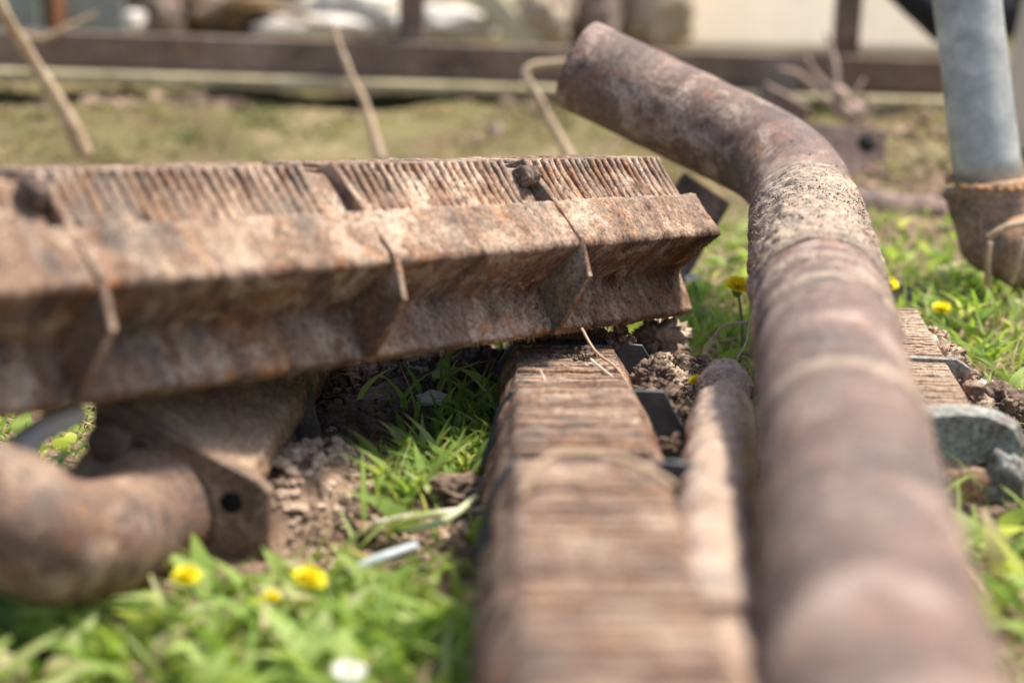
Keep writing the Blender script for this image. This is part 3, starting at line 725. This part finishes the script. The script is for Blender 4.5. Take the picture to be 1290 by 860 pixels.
c = P(716, 10, 4.25); slab('gap_shade', 'black block standing for the dark gap beside the brown rock', 'post', (c.x, c.y, .17), (.026, .03, .17), BLACKR)  # black block paints the shade of the open gap between the stones
for i, (a, b_, r, lab) in enumerate((((235, -8), (405, 30), .014, 'thicker dead branch lying on the stones behind the rail'), ((245, 18), (330, -10), .010, 'thin dead branch crossing the thicker one'), ((300, 2), (395, 8), .011, 'pale dead branch above the thicker one'))):
    straw('branch', lab, 'branch', [P(a[0], a[1], 4.15 - .03 * i), P((a[0] + b_[0]) / 2, (a[1] + b_[1]) / 2 - 5, 4.1 - .03 * i), P(b_[0], b_[1], 4.05 - .03 * i)], r, STRAW if i != 1 else STEM, 'dead branches behind the rail')
# black hose hanging behind the grey pipe, pale post beside it
straw('hose', 'sagging thick black hose behind the grey pipe', 'hose', [P(1090, -70, 3.1), P(1150, -6, 3.1), P(1200, 35, 3.1), P(1242, 32, 3.1), P(1275, 2, 3.1), P(1310, -60, 3.1)], .036, BLACKR, taper=0, n=20)
c = P(1282, 140, 2.9); slab('plank', 'pale upright plank at the right edge behind the grey pipe', 'plank', (c.x + .03, c.y, .22), (.042, .015, .25), plain('pale_wood', (.50, .40, .29), (.72, .60, .46), 8, stretch=(6, 6, 1)), ry=math.radians(7))

# ------------------------------------------------------------------ scrap between the big pipe and the rail
def scrap():
    mm = rust('rust_scrap', mid=(.16, .10, .09), dark=(.06, .042, .045), tan=(.30, .21, .17), tan_amt=.2, orange_amt=.2, dust=.3, pit=.2, streak=(10, 10, 10), fine=.5)
    # perforated plate
    c = P(1066, 190, 2.68); root = empty('perforated_plate', c); tag(root, 'purplish rusty plate with a round hole behind the bend of the big pipe', 'plate')
    X = Vector((1, .1, -.12)).normalized(); Y = Vector((-.1, .9, -.4)).normalized(); Z = X.cross(Y)
    mb = MB(); mb.box(-Z * .026, X * .06, Y * .010, Z * .060, .004); mb.build('plate_body', mm, root, smooth=False, bevel=.003)
    mb = MB(); q = X * .028 - Y * .0145 + Z * .012; mb.tube([q, q + Y * .004], .0145, 14); mb.build('bolt_hole', MAT_HOLE, root)
    # dark plate leaning behind the tip of the upper bar
    def block(name, label, cat, c, ax, ay, az, mat, jit=.003):
        mb = MB(); mb.box((0, 0, 0), ax, ay, az, jit); o = mb.build(name, mat, smooth=False, bevel=.004); o.location = c; tag(o, label, cat)
    c = P(868, 250, 2.05)
    dm = rust('rust_violet', mid=(.13, .098, .098), dark=(.06, .045, .047), tan=(.20, .15, .14), tan_amt=.2, orange_amt=.15, dust=.2, pit=.2, streak=(10, 10, 10), fine=.5)
    e_, g_ = P(889, 236, 2.05), P(792, 402, 2.02); g_.z = -.01
    ax = (e_ - g_) * .5; wv = (P(919, 256, 2.05) - P(860, 216, 2.05)) * .5; tv = ax.cross(wv).normalized() * .009
    block('iron_block', 'dark violet iron plate behind the tip of the long bar', 'plate', (e_ + g_) * .5, wv, tv, ax, dm)
    c = P(985, 140, 2.98)
    block('iron_bar', 'violet rusty iron edge showing above the bend of the big pipe', 'bar', c, Vector((.040, .01, -.020)), Vector((0, .03, 0)), Vector((.010, 0, .030)), mm)
    # low rusty pipe on the soil
    for pts, r, lab in (([P(1075, 262, 2.5), P(1130, 272, 2.48), P(1215, 282, 2.45)], .033, 'low rusty pipe lying on soil between big pipe and socket'), ([P(1085, 238, 2.75), P(1140, 226, 2.72), P(1230, 232, 2.7)], .030, 'farther rusty pipe on the soil near the perforated plate')):
        mb = MB(); mb.tube(densify(catmull(pts, 8), .01), lambda t, L: r, 28, jit=.008, jscale=24); org = pts[1]
        o = mb.build('iron_pipe', mm, org=org); tag(o, lab, 'pipe')
    # dark pipe end at the lower left corner
    mb = MB(); pts = [P(-160, 800, 1.15), P(-60, 775, 1.2), P(18, 748, 1.27)]
    mb.tube(densify(pts, .01), .028, 32, jit=.002, jscale=30); o = mb.build('iron_pipe', dm, org=pts[1]); tag(o, 'dark violet pipe end at the lower left corner under the elbow', 'pipe')
scrap()

# ------------------------------------------------------------------ soil clods, crumbs and bits
CLOD = plain('clod_soil', (.075, .047, .034), (.24, .165, .115), 60, bmp=.6, dist=.003)
CLODL = plain('clod_pale', (.33, .23, .16), (.55, .42, .31), 60, bmp=.6, dist=.003)
def scatter(name, label, mat, spots, count, rmin, rmax, sub=2):
    mb = MB()
    for i in range(count):
        x, y, sp = random.choice(spots); g = G(x, y); a = random.gauss(0, sp), random.gauss(0, sp)
        px, py = g.x + a[0], g.y + a[1]; r = rmin + (rmax - rmin) * random.random() ** 3
        mb.clod((px, py, float(gz(np.array(px), np.array(py))) + r * .35), r, sub if r > .0028 else 1, .75, (random.uniform(.7, 1.4), random.uniform(.7, 1.4), random.uniform(.5, .9)))
    o = mb.build(name, mat, smooth=False); tag(o, label, 'soil', kind='stuff')
scatter('soil_clods', 'crumbly dark soil heaped under the long bar and along the scrap', CLOD, [(460, 530, .06), (480, 505, .06), (520, 480, .05), (430, 570, .04), (560, 470, .06), (545, 640, .04), (640, 490, .03), (850, 510, .05), (855, 560, .04), (1262, 520, .03), (1120, 270, .15), (1230, 670, .04), (500, 690, .06)], 5200, .0007, .0065)
scatter('pale_clods', 'pale dry soil crumbs beside the mud caked bar', CLODL, [(375, 640, .05), (340, 660, .04), (400, 610, .04), (860, 510, .04), (1265, 530, .02), (530, 470, .04), (560, 660, .05)], 2400, .0007, .006)
scatter('bank_litter', 'brown dead leaves and soil crumbs on the mossy bank before the rail', plain('litter', (.16, .10, .065), (.40, .28, .18), 30, bmp=.5), [(130, 185, .05), (270, 180, .03), (40, 170, .10), (350, 150, .2), (560, 150, .2), (680, 175, .1), (1130, 200, .15), (1150, 240, .15), (60, 140, .15), (620, 130, .15)], 700, .003, .016, 2)
# clods on the middle bar, beside the black plates
mb = MB()
for (x, y, d, s, k) in ((815, 470, 1.56, .010, 60), (832, 488, 1.52, .012, 70), (845, 520, 1.47, .014, 60), (840, 560, 1.38, .014, 60), (740, 452, 1.60, .022, 90), (700, 455, 1.61, .02, 50), (770, 425, 1.68, .02, 160), (830, 500, 1.50, .02, 260)):
    for i in range(k):
        p = P(x + random.gauss(0, s * 700), y + random.gauss(0, s * 300), d + random.gauss(0, .012)); mb.clod(p, .0007 + .0045 * random.random() ** 3, 2, .8, (random.uniform(.7, 1.4), random.uniform(.7, 1.4), .8))
o = mb.build('mud_crumbs', CLOD, org=P(800, 470, 1.57), smooth=False); tag(o, 'crumbs of mud along the middle bar by its black plates', 'mud', kind='stuff')
def lump(label, x, y, d, r, mat=CLOD, sq=(1, 1, .8), cat='clod', name='soil_clod'):
    mb = MB(); mb.clod((0, 0, 0), r, 5, .5, sq); o = mb.build(name, mat); o.location = P(x, y, d); tag(o, label, cat)
lump('dark clod of soil between the two black plates', 822, 472, 1.555, .0155)
lump('fibrous brown clod right of the dark one by the plates', 849, 482, 1.56, .012, CLODL, (.9, .9, 1))
lump('brown lump of mud at the far end of the middle bar', 835, 425, 1.77, .024, CLODL, (1.0, 1, .8))
lump('brown clod on the grass right of the ribbed bar end', 1258, 512, 1.62, .024, CLOD, (1, 1, .8))
lump('dark mud hump in the lower grass patch', 570, 622, 1.40, .026, CLOD, (1.4, .9, .6))
lump('white shard of stone in the soil below the long bar', 528, 484, 1.68, .017, STONE_W, (.8, .5, 1.1), 'stone', 'stone')
lump('white crumb in front of the white shard', 546, 502, 1.62, .008, STONE_W, (1.8, .8, .8), 'stone', 'stone')
lump('grey stone near the clod right of the ribbed bar', 1240, 498, 1.66, .014, STONE_W, (1, 1, .8), 'stone', 'stone')

# ------------------------------------------------------------------ grass
def blades(name, label, pts, h, w, lean, tint, mat, seg=3, curl=1.0):
    n = len(pts); az = rng.uniform(0, 2 * np.pi, n); la = rng.uniform(0, 2 * np.pi, n)
    side_v = np.stack([np.cos(az), np.sin(az), np.zeros(n)], 1); ld = np.stack([np.cos(la), np.sin(la), np.zeros(n)], 1)
    rows = []
    for i in range(seg + 1):
        t = i / seg
        c = pts + np.array([0, 0, 1.]) * (h * (t - .28 * curl * lean * t * t))[:, None] + ld * (h * lean * t * t * .9 + h * .12 * t)[:, None]
        ww = w * (1 - t ** 2.2) * (.7 + .6 * min(t * 3, 1)) * .5
        if i < seg: rows += [c - side_v * ww[:, None], c + side_v * ww[:, None]]
        else: rows += [c]
    k = len(rows); V = np.stack(rows, 1).reshape(-1, 3)
    base = (np.arange(n) * k)[:, None]
    quads = np.concatenate([base + np.array([[2 * i, 2 * i + 1, 2 * i + 3, 2 * i + 2]]) for i in range(seg - 1)], 0)
    tris = base + np.array([[2 * seg - 2, 2 * seg - 1, 2 * seg]])
    me = bpy.data.meshes.new(name); me.vertices.add(len(V)); me.vertices.foreach_set('co', V.ravel())
    nl = quads.size + tris.size; me.loops.add(nl)
    me.loops.foreach_set('vertex_index', np.concatenate([quads.ravel(), tris.ravel()]).astype(np.int32))
    ls = np.concatenate([np.arange(len(quads)) * 4, len(quads) * 4 + np.arange(len(tris)) * 3])
    me.polygons.add(len(ls)); me.polygons.foreach_set('loop_start', ls.astype(np.int32))
    me.update(calc_edges=True); me.validate()
    me.polygons.foreach_set('use_smooth', [True] * len(me.polygons))
    at = me.attributes.new('tint', 'FLOAT', 'POINT'); at.data.foreach_set('value', np.repeat(tint, k).astype(np.float32))
    me.materials.append(mat); o = bpy.data.objects.new(name, me); COL.objects.link(o); tag(o, label, 'grass', kind='stuff'); return o
def vnoise(x, y, s, seed=0):
    return np.sin(x * s + seed) * np.cos(y * s * 1.1 - seed * .7) + .6 * np.sin(x * s * 2.3 - y * s * 1.7 + seed * 2) + .4 * np.cos(x * s * 4.1 + y * s * 3.7 + seed)
def seg_dist(x, y, a, b):
    ax, ay, bx, by = a.x, a.y, b.x, b.y; dx, dy = bx - ax, by - ay
    t = np.clip(((x - ax) * dx + (y - ay) * dy) / (dx * dx + dy * dy), 0, 1); return np.hypot(x - ax - t * dx, y - ay - t * dy)
def spots(n, x0, x1, y0, y1, dens=None):
    x = rng.uniform(x0, x1, n); y = rng.uniform(y0, y1, n)
    keep = np.abs(x) < .34 * y + .35
    keep &= rng.uniform(0, 1, n) > np.clip(soilness(x, y) * 1.15 - .1, 0, .985)
    keep &= rng.uniform(0, 1, n) > bare(x, y) * .97
    keep &= ~((seg_dist(x, y, near_pt, far_pt) < .07) & (y > 1.2))
    keep &= seg_dist(x, y, c_n, c_f) > .11
    keep &= seg_dist(x, y, c0, c1) > .10
    if dens is not None: keep &= rng.uniform(0, 1, n) < dens(x, y)
    x, y = x[keep], y[keep]; return np.stack([x, y, gz(x, y) - .003], 1)
GREEN = leaf_mat('grass_green', [(0, (.11, .21, .035)), (.4, (.25, .38, .08)), (.72, (.42, .52, .16)), (.92, (.56, .60, .30)), (1, (.64, .55, .34))], .5)
DRYG = leaf_mat('grass_dry', [(0, (.085, .12, .03)), (.28, (.17, .16, .06)), (.55, (.29, .235, .12)), (1, (.48, .39, .24))], .3)
def tint(n, mu, sd): return np.clip(rng.normal(mu, sd, n), 0, 1)
p = spots(52000, -1.1, 1.1, .75, 2.55, lambda x, y: np.clip(.62 + .3 * vnoise(x, y, 9, 1), .12, 1))
n = len(p); blades('grass', 'bright green lawn grass growing between the scrap', p, rng.uniform(.008, .030, n), rng.uniform(.0020, .0044, n), rng.uniform(.3, 1.3, n), tint(n, .52 + .12 * vnoise(p[:, 0], p[:, 1], 6, 3), .2), GREEN, 4)
# taller fresh tufts, as in the gap below the long bar
tp = []
for (x, y, k, sp) in ((525, 610, 50, .03), (560, 560, 90, .04), (590, 530, 60, .03), (490, 650, 40, .02), (540, 590, 80, .04), (610, 570, 40, .02), (520, 560, 50, .03), (880, 430, 50, .04), (900, 400, 40, .05), (930, 420, 40, .03), (1150, 350, 60, .06), (1200, 400, 80, .07), (1250, 450, 80, .06), (1270, 600, 60, .05), (1230, 720, 60, .05), (1280, 420, 60, .05), (600, 452, 30, .03), (340, 800, 60, .05), (480, 780, 80, .06), (200, 790, 90, .06), (80, 830, 70, .06), (560, 840, 70, .05), (420, 850, 90, .06)):
    g = G(x, y)
    for i in range(k): tp.append((g.x + random.gauss(0, sp), g.y + random.gauss(0, sp)))
tp = np.array(tp); tp = tp[rng.uniform(0, 1, len(tp)) > bare(tp[:, 0], tp[:, 1])]; tp = np.column_stack([tp, gz(tp[:, 0], tp[:, 1]) - .002]); n = len(tp)
blades('tall_grass', 'taller fresh grass blades in tufts around the scrap', tp, rng.uniform(.025, .058, n), rng.uniform(.004, .0075, n), rng.uniform(.3, 1.1, n), tint(n, .48, .2), GREEN, 5)
# pale broad leaves in the near grass
lp = []
for (x, y, k, sp) in ((300, 840, 14, .05), (130, 800, 14, .05), (440, 800, 16, .05), (380, 850, 22, .05), (540, 800, 12, .04), (60, 850, 24, .04), (540, 700, 5, .04), (1270, 800, 22, .04), (1260, 700, 16, .04)):
    g = G(x, y)
    for i in range(k): lp.append((g.x + random.gauss(0, sp), g.y + random.gauss(0, sp)))
lp = np.array(lp); lp = np.column_stack([lp, gz(lp[:, 0], lp[:, 1]) + .008]); n = len(lp)
blades('broad_leaves', 'pale broad leaves of weeds in the nearest grass', lp, rng.uniform(.028, .055, n), rng.uniform(.012, .022, n), rng.uniform(.7, 1.4, n), tint(n, .72, .2), GREEN, 6)
# broad weed leaves
p = spots(3600, -1.0, 1.0, .8, 2.4, lambda x, y: np.clip(.45 + .35 * vnoise(x, y, 7, 5), .1, 1)); n = len(p); p[:, 2] += .012
blades('weed_leaves', 'small broad leaved weeds mixed into the grass', p, rng.uniform(.016, .036, n), rng.uniform(.009, .018, n), rng.uniform(.8, 1.6, n), tint(n, .5, .22), GREEN, 5)
# straw litter in the grass
p = spots(11000, -1.1, 1.1, .8, 2.8); n = len(p); p[:, 2] += .008
blades('dry_litter', 'dead straw litter lying in the grass', p, rng.uniform(.01, .04, n), rng.uniform(.0012, .003, n), rng.uniform(1.5, 2.8, n), tint(n, .8, .15), DRYG, 3)
# dry mossy sward towards the rail
def farp(k, y0, y1, dens=None):
    x = rng.uniform(-1.9, 1.9, k); y = rng.uniform(y0, y1, k); kp = (np.abs(x) < .36 * y + .4)
    if dens is not None: kp &= rng.uniform(0, 1, k) < dens(x, y)
    x, y = x[kp], y[kp]; return np.stack([x, y, gz(x, y) - .004], 1)
p = farp(46000, 2.35, 3.23, lambda x, y: np.clip((y - 2.3) * 2.5, .1, 1) * np.clip(.45 + .45 * vnoise(x, y, 7, 9), .05, 1)); n = len(p)
blades('dry_grass', 'yellowish mossy grass in front of the steel rail', p, rng.uniform(.006, .026, n) * np.clip(.9 + .5 * vnoise(p[:, 0], p[:, 1], 11, 4), .3, 1.8) * np.clip((3.24 - p[:, 1]) / .12, .1, 1), rng.uniform(.003, .006, n), rng.uniform(.6, 2.0, n), tint(n, .50 + .30 * vnoise(p[:, 0], p[:, 1], 6, 2), .2), DRYG, 3)

# ------------------------------------------------------------------ flowers
YEL = plain('dandelion_yellow', (.86, .72, .008), (.93, .85, .05), 90, rough=.6, bmp=0, transl=.45)
SEP = plain('flower_green', (.07, .13, .03), (.14, .22, .06), 40, bmp=0)
WHITEP = plain('daisy_white', (.70, .70, .68), (.86, .86, .84), 40, bmp=0, transl=.3)
def flower(label, x, y, d, r, white=False, tilt=.3, group='yellow dandelions in the grass', cat='dandelion', name='dandelion'):
    head = P(x, y, d); gzv = float(gz(np.array(head.x), np.array(head.y))); base = Vector((head.x + .006, head.y + .004, min(gzv, head.z - .012)))
    root = empty(name, base); tag(root, label, cat, group)
    mb = MB(); top = head - base; mb.tube(catmull([Vector((0, 0, 0)), top * .5 + Vector((.004, 0, 0)), top], 6), .0015, 6); mb.build('stem', SEP, root)
    mb = MB(); R_ = Matrix.Rotation(random.uniform(.1, tilt), 3, 'X') @ Matrix.Rotation(random.uniform(-tilt, tilt), 3, 'Y')
    layers = ((1.0, 20, .15), (.86, 20, .4), (.66, 16, .75), (.42, 12, 1.1), (.2, 7, 1.35)) if not white else ((1.0, 14, .1),)
    for rr, k, el in layers:
        for i in range(k):
            a = 2 * math.pi * (i + random.random() * .5) / k; dd = Vector((math.cos(a) * math.cos(el), math.sin(a) * math.cos(el), math.sin(el))); sd = Vector((-math.sin(a), math.cos(a), 0)); w = r * (.15 if not white else .17)
            b0 = len(mb.v); L_ = r * (.55 + .45 * rr) * random.uniform(.88, 1.06)
            for q in (Vector((0, 0, 0)) - sd * w * .4, sd * w * .4, dd * L_ * .75 + sd * w, dd * L_ + sd * w * .5, dd * L_ - sd * w * .5, dd * L_ * .75 - sd * w):
                mb.v.append(top + R_ @ q); mb.along.append(0)
            mb.f.append(tuple(range(b0, b0 + 6)))
    mb.build('petals', WHITEP if white else YEL, root, smooth=False)
    mb = MB(); mb.clod(top - Vector((0, 0, r * .28)) if not white else top + Vector((0, 0, r * .1)), r * .34, 2, .1, (1, 1, 1.1 if not white else .5)); mb.build('calyx' if not white else 'disc', SEP if not white else YEL, root)
flower('large yellow dandelion in the lower left grass', 389, 730, 1.17, .0125)
flower('yellow dandelion just below the bolted square flange', 235, 727, 1.16, .0105)
flower('yellow dandelion between the bar tip and the big pipe', 929, 362, 1.80, .0165)
flower('yellow dandelion right of the big pipe near the socket', 1187, 390, 1.92, .0125)
flower('yellow dandelion partly hidden behind the right edge of the big pipe', 1119, 360, 1.92, .013)
flower('small yellow dandelion at the knobbly tube tip', 877, 480, 1.60, .008)
flower('half open dandelion right of the flange corner', 343, 752, 1.16, .006)
flower('tiny yellow flower nearest the left flank of the middle bar', 611, 508, 1.62, .0055)
flower('tiny yellow flower left of the one by the middle bar', 596, 512, 1.60, .005)
flower('tiny yellow flower lowest of the three by the middle bar', 613, 530, 1.58, .005)
flower('white daisy beyond the ribbed bar under the big pipe', 1186, 426, 1.85, .010, True, group='white daisies in the grass', cat='daisy', name='daisy')
flower('white daisy near the lower end of the socket', 1282, 383, 1.98, .010, True, group='white daisies in the grass', cat='daisy', name='daisy')
flower('white daisy left of the yellow dandelion near the bar tip', 872, 350, 1.98, .009, True, group='white daisies in the grass', cat='daisy', name='daisy')
flower('white blurred daisy at the bottom of the lower left grass', 440, 846, 1.04, .011, True, group='white daisies in the grass', cat='daisy', name='daisy')
